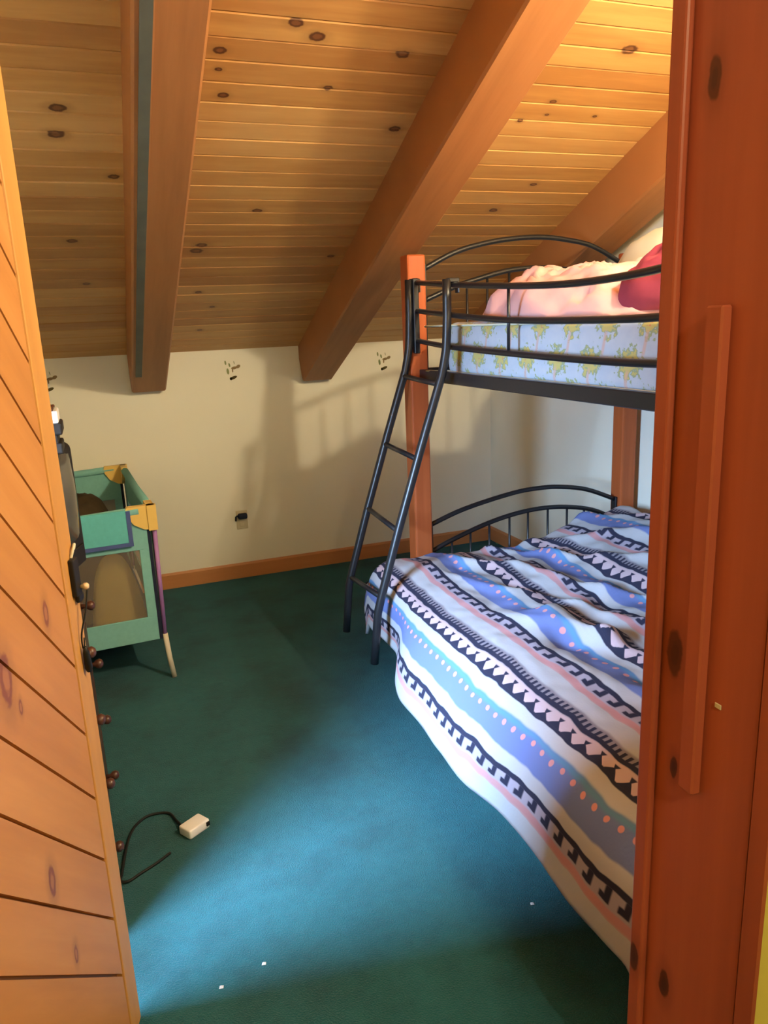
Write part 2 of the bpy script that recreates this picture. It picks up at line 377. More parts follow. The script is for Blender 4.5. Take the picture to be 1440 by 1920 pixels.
# window in the left wall (behind the open door)
wr = link('window_1', MB().box((XL-.1, WIN[0], WIN[2]-.02), (XL+.05, WIN[1], WIN[2])).mesh('window_1', M['base'])); tag(wr, 'window in the gable wall behind the open door', 'window', None, 'structure')
fm = MB()
y0, y1, z0, z1 = WIN
for a, b in (((XL-.09,y0,z0),(XL-.04,y0+.03,z1)), ((XL-.09,y1-.03,z0),(XL-.04,y1,z1)), ((XL-.09,y0+.03,z0),(XL-.04,y1-.03,z0+.03)), ((XL-.09,y0+.03,z1-.03),(XL-.04,y1-.03,z1))): fm.box(a, b)
link('window_frame', fm.mesh('window_frame', M['white']), wr)
link('pane', MB().box((XL-.068, y0+.03, z0+.03), (XL-.064, y1-.03, z1-.03)).mesh('pane', M['glass']), wr)
cm = MB()
for a, b in (((XL,y0-.07,z0-.09),(XL+.016,y0,z1+.07)), ((XL,y1,z0-.09),(XL+.016,y1+.07,z1+.07)), ((XL,y0,z1),(XL+.016,y1,z1+.07)), ((XL,y0,z0-.09),(XL+.016,y1,z0-.02))): cm.box(a, b)
link('window_casing', cm.mesh('window_casing', M['base']), wr)

# doorway jambs
t1 = struct('trim_1', MB().box((DX1, YF0+.020, 0), (DX1+.09, YF1, DZ)), M['jamb'], 'reddish stained door jamb beside the bunk bed with a thin stop batten', 'door jamb')
link('stop_batten', MB().bbox((DX1-.013, .572, .98), (DX1, .594, 1.503), .002, 1).mesh('stop_batten', M['jamb']), t1)
link('edge_stop', MB().bbox((DX1-.010, .642, .0), (DX1, YF1, DZ), .003, 2).mesh('edge_stop', M['jamb']), t1)
link('outer_casing', MB().box((DX1-.0015, YF0-.004, 0), (DX1+.004, YF0+.0175, DZ)).mesh('outer_casing', M['jamb']), t1)
link('strike_plate', MB().bbox((DX1-.0015, .551, 1.092), (DX1, .560, 1.098), .0008, 1).mesh('strike_plate', M['bone']), t1)
struct('trim_2', MB().box((DX0-.09, YF0, 0), (DX0-.004, YF1-.002, DZ)), M['jamb'], 'reddish stained door jamb on the hinge side', 'door jamb')
struct('trim_3', MB().box((DX0-.09, YF0, DZ), (DX1+.09, YF1, DZ+.09)), M['jamb'], 'reddish stained head of the doorway', 'door head')

# open door: diagonal pine boards, built in its own frame (x along the width from the hinge)
DW, DH, DT = .898, 2.03, .036
door = bpy.data.objects.new('door_1', None); COL.objects.link(door)
door.location = (-.335, .64, .012); door.rotation_euler.z = math.atan2(.863, .247)
tag(door, 'open door of diagonal knotty pine boards', 'door', None, 'structure')
def dpart(name, mb, mat, par=None, smooth=False):
    return link(name, mb.mesh(name, mat, smooth), par or door)
dpart('door_core', MB().box((0, .004, 0), (DW, DT, DH)), M['door'])
SW = .066
def clip(poly, f):
    out = []
    for i in range(len(poly)):
        a, b = poly[i], poly[(i+1) % len(poly)]; fa, fb = f(a), f(b)
        if fa >= 0: out.append(a)
        if (fa >= 0) != (fb >= 0):
            t_ = fa/(fa-fb); out.append((a[0]+(b[0]-a[0])*t_, a[1]+(b[1]-a[1])*t_))
    return out
c0 = 1.0-.14*8+.012
g = .0030
for k in range(24):
    lo, hi = c0+.14*k+g, c0+.14*(k+1)-g
    pl = [(.0, .0), (DW-SW-.002, .0), (DW-SW-.002, DH), (.0, DH)]
    pl = clip(pl, lambda p: p[0]+p[1]-lo); pl = clip(pl, lambda p: hi-p[0]-p[1]) if len(pl) > 2 else pl
    if len(pl) < 3: continue
    ar = abs(sum(pl[i][0]*pl[(i+1) % len(pl)][1]-pl[(i+1) % len(pl)][0]*pl[i][1] for i in range(len(pl))))/2
    if ar < 2e-4: continue
    cx = sum(p[0] for p in pl)/len(pl); cz = sum(p[1] for p in pl)/len(pl)
    n = len(pl); sh = .007
    def inset(p):
        v = Vector((cx-p[0], cz-p[1])); L = v.length or 1; v = v/L*sh; return (p[0]+v.x, p[1]+v.y)
    vs_ = [(p[0], -.009, p[1]) for p in map(inset, pl)] + [(p[0], -.0035, p[1]) for p in pl] + [(p[0], .004, p[1]) for p in pl]
    fs = [tuple(range(n))] + [(i, (i+1) % n, n+(i+1) % n, n+i) for i in range(n)] + [(n+i, n+(i+1) % n, 2*n+(i+1) % n, 2*n+i) for i in range(n)]
    dpart('board', MB().add(vs_, fs), M['door'])
dpart('stile', MB().bbox((DW-SW, -.010, 0), (DW, DT, DH), .004, 2), M['stile'])
dpart('back_panel', MB().box((0, DT, 0), (DW-SW-.001, DT+.008, DH)), M['stile'])
# latch hardware at the door edge
lat = dpart('latch', MB().bbox((DW-.038, -.020, 1.012), (DW-.008, -.0095, 1.085), .003, 2).bbox((DW-.03, -.020, .998), (DW-.002, -.012, 1.014), .003, 2), M['tvblack'])
dpart('latch_knob', MB().lathe([(.003,-.001),(.004,.004),(.0065,.007),(.0065,.012),(.004,.015),(.001,.0155)], (DW-.014, -.0195, 1.026), (0,-1,0)), M['brass'], lat, True)
dpart('hook', MB().tube(smoothpath([(DW-.022,-.012,1.085),(DW-.016,-.016,1.10),(DW-.008,-.017,1.108),(DW-.006,-.014,1.098)]), .0028, 8), M['bone'], lat, True)
for z in (.25, 1.0, 1.78):
    dpart('hinge', MB().tube([(-.006,-.012,z-.045),(-.006,-.012,z+.045)], .006, 8).box((0,-.011,z-.045),(.03,-.0092,z+.045)), M['grey'])
# cord hanging on the latch knob
dm = Matrix.Translation(door.location) @ Matrix.Rotation(door.rotation_euler.z, 4, 'Z')
cord = MB().tube([dm @ p for p in smoothpath([Vector(q) for q in ((DW-.014,-.031,1.018),(DW-.026,-.026,.98),(DW-.034,-.016,.94),(DW-.036,-.0145,.915),(DW-.028,-.0145,.905),(DW-.022,-.015,.925))])], .0016, 6)
ch = empty('hanging_cord', dm @ Vector((DW-.03, -.0145, .85)), 'thin cord with a black toggle hanging from the door latch', 'cord')
part('cord', cord, M['cordblack'], ch, True)
part('toggle', MB().tube([dm @ Vector(q) for q in ((DW-.036,-.0185,.912),(DW-.034,-.0185,.900),(DW-.031,-.0185,.866),(DW-.031,-.0185,.858))], [.003,.006,.0075,.004], 8), M['cordblack'], ch, True)

# lamps
def pendant(name, loc, ztop, col, watt, r, label):
    o = empty(name, loc, label, 'lamp'); x, y, z = loc
    part('cord', MB().tube([(x,y,z+.13),(x,y,ztop)], .004, 6), M['white'], o)
    part('canopy', MB().lathe([(.05,0),(.05,.008),(.02,.03),(.006,.035)], (x,y,ztop), (0,0,-1)), M['white'], o, True)
    part('socket', MB().lathe([(.02,.05),(.024,.06),(.024,.11),(.01,.135)], (x,y,z)), M['white'], o, True)
    bm = bmesh.new(); bmesh.ops.create_icosphere(bm, subdivisions=2, radius=r)
    part('bulb', MB().add([v.co+Vector(loc) for v in bm.verts], [tuple(v.index for v in f.verts) for f in bm.faces]), M['glass'], o, True); bm.free()
    li = bpy.data.lights.new(name+'_offscreen', 'POINT'); li.energy = watt; li.color = col; li.shadow_soft_size = r*.9
    lo = bpy.data.objects.new(name+'_offscreen', li); COL.objects.link(lo); lo.location = loc
pendant('pendant_lamp', LAMP, zc(LAMP[1])-.002, LAMP_C, LAMP_W, .048, 'bare bulb pendant lamp above the upper bunk')
pendant('hall_lamp', HALL, 2.45, (1.0, .80, .50), HALL_W, .05, 'bare bulb lamp on the hall ceiling')

# ------------------------------------------------------------------ bunk bed
bed = empty('bunk_bed', (1.8, 2.0, 0), 'twin-over-full bunk bed with reddish wood posts and black metal rails', 'bunk bed')
FX0, FX1, FYN, FYF = 1.245, 2.44, .90, 3.02          # outer x of posts, near and far end lines
PS = .082
def post(x, y):
    b = MB().bbox((x, y-PS/2, 0), (x+PS, y+PS/2, 1.765), .008, 2)
    o = bpy.data.objects.new('post', b.mesh('post', M['post'], False, (x, y, 0))); COL.objects.link(o); o.parent = bed; o.location = Vector((x, y, 0))-bed.location
    o.data.polygons.foreach_set('use_smooth', [False]*len(o.data.polygons)); return o
for x in (FX0, FX1-PS-.02):
    for y in (FYN, FYF): post(x, y)
XA, XB = FX0+PS, FX1-PS-.02
def end_frame(y, bed_z, arch1, arch2, bars, zlow, prefix=''):
    for a in (arch1, arch2):
        part('arch_rail', MB().tube(smoothpath([(x, y, z) for x, z in a], 5), .011, 10), M['black'], bed, True)
    for x in bars:
        z = None
        for (x0_, z0_), (x1_, z1_) in zip(arch2[:-1], arch2[1:]):
            if x0_ <= x <= x1_: z = z0_+(z1_-z0_)*(x-x0_)/(x1_-x0_)
        part('spindle', MB().tube([(x, y, zlow), (x, y, z)], .0055, 8), M['black'], bed, True)
    part('end_rail', MB().bbox((XA, y-.015, bed_z-.045), (XB, y+.015, bed_z), .003, 1), M['black'], bed)
    for x in (XA, XB-.012):
        part('bracket', MB().bbox((x, y-.018, zlow-.02), (x+.012, y+.018, max(arch1[0][1], arch1[-1][1])+.015), .002, 1), M['black'], bed)
lo1 = [(XA,.605),(1.504,.660),(1.754,.704),(1.90,.712),(2.02,.704),(2.168,.674),(XB,.605)]
lo2 = [(XA,.475),(1.414,.513),(1.599,.570),(1.754,.601),(1.90,.612),(2.048,.602),(2.202,.568),(XB,.505)]
up1 = [(XA,1.705),(1.474,1.772),(1.613,1.808),(1.755,1.828),(1.90,1.834),(2.02,1.824),(2.168,1.795),(XB,1.715)]
up2 = [(XA,1.580),(1.471,1.633),(1.611,1.671),(1.755,1.700),(1.90,1.706),(2.048,1.695),(2.202,1.655),(XB,1.585)]
bars = [1.44, 1.535, 1.633, 1.74, 1.84, 1.949, 2.057, 2.155, 2.259]
for y in (FYF, FYN):
    end_frame(y, .24, lo1, lo2, bars, .22)
    end_frame(y, 1.305, up1, up2, bars, 1.29)
# upper side frames and deck
UX0, UX1 = 1.285, XB+.04
for x in (UX0, UX1):
    part('upper_side_rail', MB().bbox((x, FYN+PS/2, 1.258), (x+.03, FYF-PS/2, 1.303), .003, 1), M['black'], bed)
for k in range(8):
    y = FYN+.16+k*.26
    part('deck_slat', MB().bbox((UX0+.03, y-.025, 1.270), (UX1, y+.025, 1.286), .002, 1), M['black'], bed)
# guard rails on the ladder side, sagging between the ends
GX = 1.262
gtop = [(FYF-PS/2,1.655),(2.868,1.645),(2.541,1.619),(2.237,1.599),(2.046,1.589),(1.855,1.584),(1.67,1.587),(1.494,1.597),(1.2,1.625),(FYN+PS/2,1.655)]
gmid = [(FYF-PS/2,1.545),(2.902,1.537),(2.545,1.511),(2.203,1.491),(1.802,1.484),(1.496,1.486),(1.2,1.505),(FYN+PS/2,1.53)]
glow = [(FYF-PS/2,1.425),(2.911,1.418),(2.638,1.400),(2.203,1.386),(1.797,1.377),(1.488,1.377),(1.2,1.39),(FYN+PS/2,1.41)]
for gname, gg in (('guard_rail', gtop), ('guard_rail', gmid), ('guard_rail', glow)):
    part(gname, MB().tube(smoothpath([(GX+.012, y, z) for y, z in gg], 5), .0105, 10), M['black'], bed, True)
for y in (2.215, 1.35):
    part('guard_spindle', MB().tube([(GX+.012, y, 1.385), (GX+.012, y, 1.598)], .0055, 8), M['black'], bed, True)
for y in (FYF-.055, FYN+.055):
    part('guard_bracket', MB().bbox((GX-.004, y-.012, 1.37), (GX+.02, y+.012, 1.67), .003, 1), M['black'], bed)
# wall-side guard rails
for z in (1.40, 1.52, 1.64):
    part('guard_rail', MB().tube([(UX1+.02, FYN+PS/2, z), (UX1+.02, FYF-PS/2, z)], .0105, 10), M['black'], bed, True)
# lower full-size frame
LX0 = 1.04
for x in (LX0, XB-.03):
    part('lower_side_rail', MB().bbox((x, FYN+.05, .17), (x+.03, FYF-.05, .215), .003, 1), M['black'], bed)
for y in (FYN+.05, FYF-.08):
    part('lower_end_rail', MB().bbox((LX0+.03, y, .17), (XB-.03, y+.03, .215), .003, 1), M['black'], bed)
for y in (FYN+.08, FYF-.09):
    part('foot', MB().tube([(LX0+.14, y, 0), (LX0+.14, y, .172)], .016, 10), M['black'], bed, True)
for k in range(8):
    y = FYN+.16+k*.26
    part('lower_slat', MB().bbox((LX0+.03, y-.03, .198), (XB-.03, y+.03, .214), .002, 1), M['black'], bed)

# ladder hooked on the side rail
lad = empty('bed_ladder', (.92, 2.8, 0.185), 'black metal ladder hooked onto the upper bunk', 'ladder')
def ladx(z):
    P = [(.185,.921),(.40,.945),(.46,.962),(.73,1.047),(1.03,1.148),(1.30,1.243),(1.38,1.262),(1.48,1.270),(1.70,1.272)]
    for (z0_, x0_), (z1_, x1_) in zip(P[:-1], P[1:]):
        if z0_ <= z <= z1_: return x0_+(x1_-x0_)*(z-z0_)/(z1_-z0_)
    return P[-1][1]
OFF = -.022
for y, ztop, dz in ((2.98, 1.665, 0), (2.62, 1.645, -.004)):
    zs = [.19,.3,.40,.46,.6,.73,.88,1.03,1.17,1.30,1.35,1.39,1.44,1.52,1.58,ztop]
    path = [(ladx(z)+OFF, y, z) for z in zs]
    part('hook', MB().bbox((ladx(ztop)+OFF, y-.014, ztop-.012), (GX+.034, y+.014, ztop+.004), .003, 1).bbox((GX+.027, y-.014, ztop-.05), (GX+.034, y+.014, ztop-.008), .002, 1), M['black'], lad)
    o = part('ladder_rail', MB().tube(path, .0165, 12), M['black'], lad, True)
for za, zb in ((1.279,1.266), (1.002,.99), (.733,.718), (.436,.462)):
    part('rung', MB().tube([(ladx(za)+OFF, 2.98, za), (ladx(zb)+OFF, 2.62, zb)], .0105, 10), M['black'], lad, True)

# ------------------------------------------------------------------ bedding
def uvmesh(name, verts, faces, uvs, mat):
    me = bpy.data.meshes.new(name); me.from_pydata([tuple(v) for v in verts], [], faces); me.update()
    ul = me.uv_layers.new(name='uv')
    for lp in me.loops: ul.data[lp.index].uv = uvs[lp.vertex_index]
    me.materials.append(mat); me.polygons.foreach_set('use_smooth', [True]*len(me.polygons)); return me
def mattress(name, a, b, r, mat, label):
    mb = MB().bbox((a[0]-a[0], 0, 0), (b[0]-a[0], b[1]-a[1], b[2]-a[2]), r, 4)
    me = mb.mesh(name, mat, True); ul = me.uv_layers.new(name='uv')
    for pl in me.polygons:
        nrm = pl.normal
        for li in pl.loop_indices:
            v = me.vertices[me.loops[li].vertex_index].co
            ul.data[li].uv = (v.y, v.z+v.x) if abs(nrm.y) < .7 else (v.x, v.z)
    o = link(name, me, None, a); return tag(o, label, 'mattress')
ma = mattress('mattress', (1.325, .96, 1.288), (2.335, 2.80, 1.490), .035, M['floral'], 'blue floral mattress on the upper bunk')
for z in (.012, .190):
    pts = [(.03,.0,z),(.98,.0,z),(1.01,.03,z),(1.01,1.81,z),(.98,1.84,z),(.03,1.84,z),(0,1.81,z),(0,.03,z),(.03,.0,z)]
    link('piping', MB().tube(smoothpath([Vector(p) for p in pts], 2), .004, 6).mesh('piping', M['pale'], True), ma)
lm = mattress('mattress', (1.012, .98, .216), (2.33, 2.96, .40), .04, M['lav'], 'lavender sheeted mattress under the patterned comforter')

prof = [(.868,.20),(.875,.235),(.892,.30),(.93,.375),(.985,.440),(1.06,.478),(1.2,.495),(1.5,.497),(1.9,.515),(2.30,.535)]
pl_ = smoothpath([(x, 0, z) for x, z in prof], 10)
arc = [0]
for a, b in zip(pl_[:-1], pl_[1:]): arc.append(arc[-1]+(b-a).length)
def at_arc(s):
    for i in range(len(arc)-1):
        if arc[i] <= s <= arc[i+1]:
            t_ = (s-arc[i])/(arc[i+1]-arc[i]); return pl_[i].lerp(pl_[i+1], t_)
    return pl_[-1].copy()
def ga(x, y, cx, cy, sx, sy): return math.exp(-((x-cx)/sx)**2-((y-cy)/sy)**2)
NS, NTT = 150, 170; V = []; UV = []; Fc = []
for j in range(NTT+1):
    y = .97+(2.985-.97)*j/NTT
    for i in range(NS+1):
        s = arc[-1]*i/NS; p = at_arc(s); x, z = p.x, p.z
        hem = 1-sstep(.0, .38, s)
        k = sstep(2.25, 2.62, y)
        x += .115*k*hem; z += .03*k*hem*(1-sstep(0,.1,s))
        x += hem*.018*noise.noise((y*3.1, .3, 4)); z += hem*.02*noise.noise((y*2.3, 7, 1))
        top = sstep(.18, .42, s)
        nv = noise.noise((x*3.2, y*2.2, 5.0)); z += .016*nv*top
        # long folds running towards the near corner
        q = (x-1.1)*1.5+(y-2.4)*.75+.16*noise.noise((x*4, y*3, 2))
        z += .034*top*sstep(1.12, 1.42, x)*(1-abs(math.sin(q*8.5)))**1.5*(.6+.8*abs(noise.noise((x*2.5, y*2.5, 8))))
        z += .022*top*sstep(1.12, 1.35, x)*noise.noise((x*10, y*6.5, 9))+.004*noise.noise((x*24, y*19, 3))*(.25+top*.75)
        z += .11*ga(x, y, 2.2, 2.35, .30, .55)*top
        z += .060*ga(x, y, 1.36, 2.06, .075, .10)+.045*ga(x, y, 1.42, 1.84, .05, .06)+.055*ga(x, y, 1.55, 1.60, .11, .08)+.03*ga(x, y, 1.2, 2.78, .2, .12)
        z -= .03*ga(x, y, 1.30, 1.90, .06, .07)+.035*ga(x, y, 1.75, 2.85, .22, .14)
        z += .012*ga(x, y, 1.08, 2.93, .1, .06)
        ef = sstep(2.90, 2.985, y); z -= .07*ef*ef; 
        nf = 1-sstep(.97, 1.05, y); z -= .06*nf
        z = max(z, .415 if x > 1.04 else .0); x = min(x, 1.0) if z < .40 and x < 1.04 else x
        x += .006*noise.noise((s*9, y*6, 11))
        V.append((x, y-.05*ga(x, y, 1.3, 2.0, .2, .2)*noise.noise((x*7, y*7, 1)), z)); UV.append((s, y))
for j in range(NTT):
    for i in range(NS):
        a = j*(NS+1)+i; Fc.append((a, a+1, a+NS+2, a+NS+1))
oc = Vector((1.5, 2.0, .2))
me = uvmesh('comforter', [Vector(v)-oc for v in V], Fc, UV, M['comforter'])
com = link('comforter', me, None, oc); tag(com, 'blue, white and black banded southwestern print comforter on the lower bunk', 'comforter')
sm = com.modifiers.new('thick', 'SOLIDIFY'); sm.thickness = .014; sm.offset = -1

def blob(c, rx, ry, H, base, seed, nz=.03, p=2.4, rot=0, nr=22, na=44, fs=5.0, edge=.10, dent=None):
    """soft crumpled heap standing on z = base"""
    v = []; f = []; cr, sr = math.cos(rot), math.sin(rot)
    for i in range(nr+1):
        r_ = i/nr
        for k in range(na):
            a = 2*math.pi*k/na
            ex = abs(math.cos(a))**(2/2.6)*math.copysign(1, math.cos(a)); ey = abs(math.sin(a))**(2/2.6)*math.copysign(1, math.sin(a))
            wob = 1+edge*noise.noise((math.cos(a)*1.6+seed, math.sin(a)*1.6, seed))
            lx, ly = ex*rx*r_*wob, ey*ry*r_*wob
            x, y = c[0]+lx*cr-ly*sr, c[1]+lx*sr+ly*cr
            h = H*(1-r_**p)
            fall = min(1, h/(.25*H))
            if dent: g_ = ga(x, y, *dent[:4]); h *= 1-dent[4]*g_; fall *= 1-g_
            n_ = noise.noise((x*fs+seed, y*fs, seed*1.7)); n2_ = 1-abs(noise.noise((x*fs*1.9, y*fs*1.9+seed, 3)))*2
            h += fall*(nz*n_+nz*.55*n2_)
            v.append((x, y, base+max(h, 0 if r_ < 1 else 0)))
    for i in range(nr):
        for k in range(na): f.append((i*na+k, i*na+(k+1) % na, (i+1)*na+(k+1) % na, (i+1)*na+k))
    f.append(tuple(nr*na+k for k in range(na)))
    return MB().add(v, f)
MT = 1.491
thing('quilt', blob((1.625, 2.20), .305, .60, .135, MT, 2.3, .055, 4.2, 0, 40, 90, 7.5, .10, (1.56, 1.75, .17, .16, .92)), M['pink'], 'crumpled pink quilt on the upper bunk mattress', 'quilt', (1.625, 2.20, MT), True)
thing('pillow', blob((2.125, 2.43), .195, .35, .30, MT, 6.1, .02, 3.6, .0, 22, 48, 5, .05), M['pale'], 'plump pale green pillow behind the pink quilt', 'pillow', (2.125, 2.43, MT), True)
thing('cushion', blob((1.54, 1.76), .135, .14, .155, MT+.012, 9.4, .04, 4.5, .3, 26, 52, 9), M['crimson'], 'crumpled crimson cushion lying on the pink quilt', 'cushion', (1.54, 1.76, MT+.012), True)

# ------------------------------------------------------------------ playpen
ppz = 0.0
pr = empty('playpen', (.153, 3.275, 0), 'teal folding playpen with yellow corner caps and purple posts', 'playpen', None, R(3.35))
LP, WP = 1.13, .66                        # local: +y to the back wall, -x to the left wall
def pp(name, mb, mat, par=None, smooth=False): return link(name, mb.mesh(name, mat, smooth), par or pr)
ZB, ZT = .19, .775
cs = [(0,0,1,-1), (-WP,0,-1,-1), (-WP,LP,-1,1), (0,LP,1,1)]
for (x, y, sx, sy) in cs:
    pp('post', MB().tube([(x, y, ZB+.01), (x+sx*.008, y, ZT-.07)], .0095, 10), M['purple'], None, True)
    pp('foot', MB().tube([(x, y, ZB+.02), (x+sx*.008, y+sy*.006, .09), (x+sx*.018, y+sy*.012, .002)], [.012,.0115,.011], 10), M['bone'], None, True)
    cap = MB()
    prof_ = [(-.022, ZT-.088), (.035, ZT-.080), (.075, ZT-.055), (.098, ZT-.018), (.102, ZT+.010), (.095, ZT+.021), (-.022, ZT+.021)]
    cap.prism([(x-sx*a_, z_) for a_, z_ in prof_], 1, y-.016, y+.016)
    cap.prism([(y-sy*a_, z_) for a_, z_ in prof_], 0, x-.016, x+.016)
    pp('corner_cap', cap, M['yellow'])
def frame_panel(P0, ax, L, out):
    """fabric side with a window: ax 0 = along x, 1 = along y"""
    def bx(a0, a1, z0, z1, th=.008, o=0.):
        if ax == 0: return (P0[0]+a0, P0[1]-th/2+o*out, z0), (P0[0]+a1, P0[1]+th/2+o*out, z1)
        return (P0[0]-th/2+o*out, P0[1]+a0, z0), (P0[0]+th/2+o*out, P0[1]+a1, z1)
    f = MB()
    WZ0, WZ1, WI = .30, .605, .052
    f.bbox(*bx(.012, L-.012, ZB, WZ0), .002, 1).bbox(*bx(.012, L-.012, WZ1, ZT-.01), .002, 1).bbox(*bx(.012, WI+.012, WZ0-.002, WZ1+.002), .002, 1).bbox(*bx(L-WI-.012, L-.012, WZ0-.002, WZ1+.002), .002, 1)
    s = pp('side_panel', f, M['teal'])
    pp('mesh_window', MB().box(*bx(WI+.01, L-WI-.01, WZ0-.004, WZ1+.004, .002)), M['net'], s)
    pp('binding', MB().box(*bx(.010, .024, ZB, ZT-.06, .011)), M['navy'], s); pp('binding', MB().box(*bx(L-.024, L-.010, ZB, ZT-.06, .011)), M['navy'], s)
    t0 = bx(.05, L-.05, ZT, ZT); a = Vector(t0[0]); b = Vector(t0[1])
    a2 = Vector((a.x, (a.y+b.y)/2, ZT)) if ax == 0 else Vector(((a.x+b.x)/2, a.y, ZT)); b2 = Vector((b.x, (a.y+b.y)/2, ZT)) if ax == 0 else Vector(((a.x+b.x)/2, b.y, ZT))
    pp('top_rail', MB().tube([a2, a2.lerp(b2, .5)-Vector((0,0,.01)), b2], .019, 12), M['teal'], None, True)
    return s
frame_panel((-WP, -.002), 0, WP, -1); frame_panel((-WP, LP+.002), 0, WP, 1)
frame_panel((.002, 0), 1, LP, 1); frame_panel((-WP-.002, 0), 1, LP, -1)
fl = pp('flap', MB().bbox((-WP+.10, -.024, .645), (-.10, -.010, ZT+.012), .005, 2), M['tealdark'])
pp('flap_binding', MB().box((-WP+.09, -.026, .632), (-.085, -.012, .648)).box((-.102, -.026, .640), (-.085, -.012, ZT+.008)), M['blue'], fl)
pp('floor_pad', MB().bbox((-WP+.02, .02, ZB), (-.02, LP-.02, ZB+.03), .008, 2), M['blue'])
pb = Matrix.Translation(pr.location) @ Matrix.Rotation(R(3.35), 4, 'Z')
c = pb @ Vector((-.30, .66, 0)); thing('blanket', blob((c.x, c.y), .27, .40, .50, ZB+.032, 4.2, .05, 3.4, R(3), 22, 44, 6), M['brown'], 'dark brown blanket piled inside the playpen', 'blanket', (c.x, c.y, ZB+.032), True)
c = pb @ Vector((-.17, .15, 0)); thing('cloth_bundle', blob((c.x, c.y), .12, .085, .34, ZB+.032, 7.7, .02, 3.0, 0, 18, 36, 7), M['olive'], 'olive yellow cloth bundle seen through the playpen mesh', 'bundle', (c.x, c.y, ZB+.032), True)

# ------------------------------------------------------------------ dresser and television
DRX0, DRX1, DRY0, DRY1, DRZ = -.595, -.118, 1.75, 2.42, .87
dr = empty('chest_of_drawers', (-.36, 2.06, 0), 'dark brown wooden chest of drawers with round knobs behind the open door', 'chest of drawers')
part('body', MB().box((DRX0, DRY0, .06), (DRX1-.018, DRY1, DRZ-.025)), M['dresser'], dr)
part('plinth', MB().box((DRX0+.01, DRY0+.01, 0), (DRX1-.03, DRY1-.01, .06)), M['dresser'], dr)
part('top', MB().bbox((DRX0-.005, DRY0-.012, DRZ-.025), (DRX1+.002, DRY1+.012, DRZ), .005, 2), M['dresser'], dr)
for zc_ in (.175, .365, .55, .735):
    d = part('drawer', MB().bbox((DRX1-.018, DRY0+.015, zc_-.088), (DRX1, DRY1-.015, zc_+.088), .004, 2), M['dresser'], dr)
    for ky in (1.90, 2.26):
        sub('knob', MB().lathe([(.008,0),(.006,.012),(.013,.020),(.015,.029),(.009,.037),(.001,.039)], (DRX1, ky, zc_), (1,0,0)), M['dresser'], d, dr, True)
tv = empty('television', (-.262, 2.10, DRZ), 'black tube television with a bulging grey screen on the chest of drawers', 'television', None, R(-19))
def tvp(name, mb, mat, par=None, smooth=False): return link(name, mb.mesh(name, mat, smooth), par or tv)
# local: the screen faces +x
TW, TH = .20, .352                        # half width, height
tvp('casing', MB().bbox((-.02, -TW, .0), (.125, TW, TH), .022, 4).add(
    [(-.02,-TW+.02,.02),(-.02,TW-.02,.02),(-.02,TW-.02,TH-.02),(-.02,-TW+.02,TH-.02),(-.20,-.09,.04),(-.20,.09,.04),(-.20,.09,TH-.10),(-.20,-.09,TH-.10)],
    [(0,1,2,3),(7,6,5,4),(0,4,5,1),(1,5,6,2),(2,6,7,3),(3,7,4,0)]), M['tvblack'], None, False)
sv = []; sf = []; n = 16
for j in range(n+1):
    for i in range(n+1):
        a, b = i/n*2-1, j/n*2-1
        sx_ = a*.178*(1-.05*b*b); sz_ = b*.128*(1-.05*a*a)
        sv.append((.1235+.030*(1-a*a)**.7*(1-b*b)**.7, sx_, .205+sz_))
for j in range(n):
    for i in range(n): k = j*(n+1)+i; sf.append((k, k+1, k+n+2, k+n+1))
tvp('screen', MB().add(sv, sf), M['screen'], None, True)
tvp('control_panel', MB().bbox((.123, -TW+.03, .015), (.131, TW-.03, .066), .003, 2), M['tvblack'])
ZT_ = DRZ+TH
bx = empty('set_top_box', (-.16, 2.05, ZT_), 'small notched black box standing on the television', 'box')
part('case', MB().bbox((-.22, 1.99, ZT_), (-.092, 2.11, ZT_+.026), .004, 2).bbox((-.22, 1.995, ZT_+.024), (-.100, 2.105, ZT_+.048), .003, 2), M['tvblack'], bx)
part('cover', MB().bbox((-.22, 1.99, ZT_+.046), (-.088, 2.11, ZT_+.074), .004, 2), M['tvblack'], bx)
wb = empty('white_carton', (-.16, 2.05, ZT_+.074), 'small white carton with a dark lid on the black box', 'carton')
part('carton', MB().bbox((-.21, 2.0, ZT_+.074), (-.094, 2.10, ZT_+.104), .003, 2), M['white'], wb)
part('lid', MB().bbox((-.215, 1.995, ZT_+.104), (-.102, 2.105, ZT_+.112), .002, 1), M['dresser'], wb)

# ------------------------------------------------------------------ small things
ad = empty('power_adapter', (.118, 2.13, 0), 'white power adapter with a black cable lying on the carpet', 'adapter')
am = Matrix.Translation((.118, 2.13, 0)) @ Matrix.Rotation(R(32.5), 4, 'Z')
b = MB().bbox((-.039, -.027, .001), (.039, .027, .032), .006, 3); b.v = [am @ v for v in b.v]; part('case', b, M['white'], ad, True)
b = MB().bbox((.024, -.031, .012), (.036, -.0265, .026), .001, 1); b.v = [am @ v for v in b.v]; part('plug_end', b, M['cordblack'], ad)
part('cable', MB().tube(smoothpath([(.083,2.146,.016),(.07,2.195,.006),(.049,2.25,.005),(-.009,2.262,.005),(-.051,2.227,.005),(-.073,2.176,.005),(-.088,2.104,.005),(-.10,2.02,.005),(-.105,1.985,.005),(-.085,1.975,.005),(-.05,1.995,.005),(-.005,2.02,.005),(.037,2.05,.005)]), .0042, 8), M['cordblack'], ad, True)
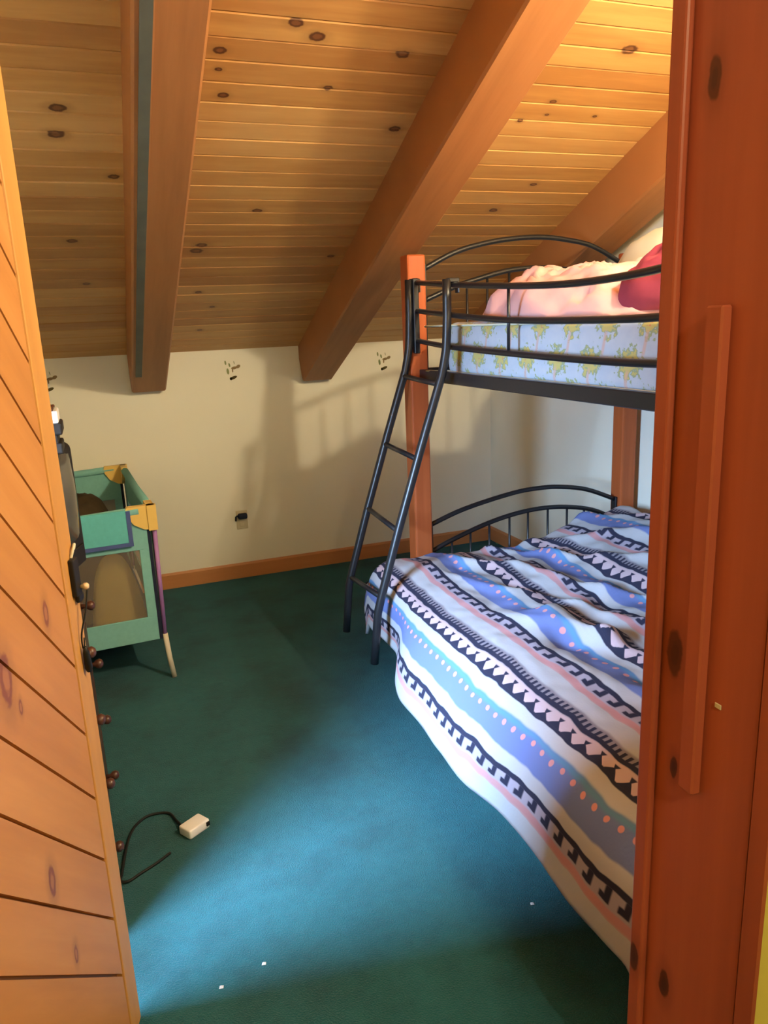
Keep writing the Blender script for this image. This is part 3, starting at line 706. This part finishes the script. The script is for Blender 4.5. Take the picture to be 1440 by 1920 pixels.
for i, (x, y, lab) in enumerate(((.102,1.518,'white speck of lint on the sunlit carpet near the door edge'), (.209,1.545,'pale fleck of paper on the sunlit carpet'), (.905,1.455,'tiny white crumb on the carpet beside the hanging comforter'))):
    mb = MB().add([(x-.006,y-.003,.002),(x+.004,y-.005,.002),(x+.006,y+.003,.002),(x-.003,y+.005,.002),(x,y,.007)], [(0,1,4),(1,2,4),(2,3,4),(3,0,4),(0,3,2,1)])
    thing('lint_fleck', mb, M['white'], lab, 'lint', (x, y, .002), False, 'flecks on the carpet')
# outlet with plug
ou = empty('wall_outlet', (.737, YW, .365), 'ivory wall outlet with a dark plug in it', 'outlet')
part('plate', MB().bbox((.704, YW-.006, .310), (.772, YW-.0005, .425), .002, 1), M['plate'], ou)
for z in (.340, .395): part('socket', MB().bbox((.722, YW-.009, z-.014), (.754, YW-.0055, z+.014), .003, 2), M['plate'], ou)
thing('plug', MB().bbox((.712, YW-.045, .378), (.768, YW-.0095, .412), .010, 3).tube([(.716,YW-.02,.392),(.706,YW-.03,.400),(.700,YW-.02,.392),(.700,YW-.008,.365)], .005, 8), M['navy'], 'dark blue plug pushed into the wall outlet', 'plug', (.74, YW-.02, .378), True)
# stencilled plant motifs high on the knee wall
t = NT('stencil_green', .8, .1); t.out((.24,.27,.12)); sg = t.m
t = NT('stencil_brown', .8, .1); t.out((.27,.19,.09)); sb_ = t.m
t = NT('stencil_black', .8, .1); t.out((.09,.07,.025)); sk = t.m
def ell(mb, x, z, a, b, rot):
    n = 12; c_, s_ = math.cos(rot), math.sin(rot)
    pts = [(x+a*math.cos(2*math.pi*k/n)*c_-b*math.sin(2*math.pi*k/n)*s_, z+a*math.cos(2*math.pi*k/n)*s_+b*math.sin(2*math.pi*k/n)*c_) for k in range(n)]
    mb.add([(p[0], YW-.0012, p[1]) for p in pts]+[(p[0], YW-.0002, p[1]) for p in pts], [tuple(range(n))]+[(i, (i+1) % n, n+(i+1) % n, n+i) for i in range(n)])
for x, lab in ((-.243, 'green and black plant stencil on the knee wall behind the television'), (.752, 'green and black plant stencil on the knee wall above the outlet'), (1.698, 'green and black plant stencil on the knee wall beside the bunk ladder')):
    r_ = empty('wall_stencil', (x, YW, 1.27), lab, 'stencil', 'plant stencils along the knee wall')
    g = MB(); ell(g, x-.028, 1.312, .005, .013, .1); ell(g, x-.006, 1.298, .005, .012, .2); ell(g, x-.018, 1.262, .007, .018, .1); ell(g, x+.022, 1.31, .002, .01, .2)
    part('leaves', g, sg, r_)
    g = MB(); ell(g, x+.020, 1.280, .018, .008, .15); ell(g, x+.044, 1.287, .014, .009, .5); ell(g, x+.010, 1.266, .004, .012, 0)
    part('stems', g, sb_, r_)
    g = MB(); ell(g, x+.012, 1.224, .022, .0085, .35); ell(g, x-.003, 1.219, .008, .009, 0)
    part('pot', g, sk, r_)
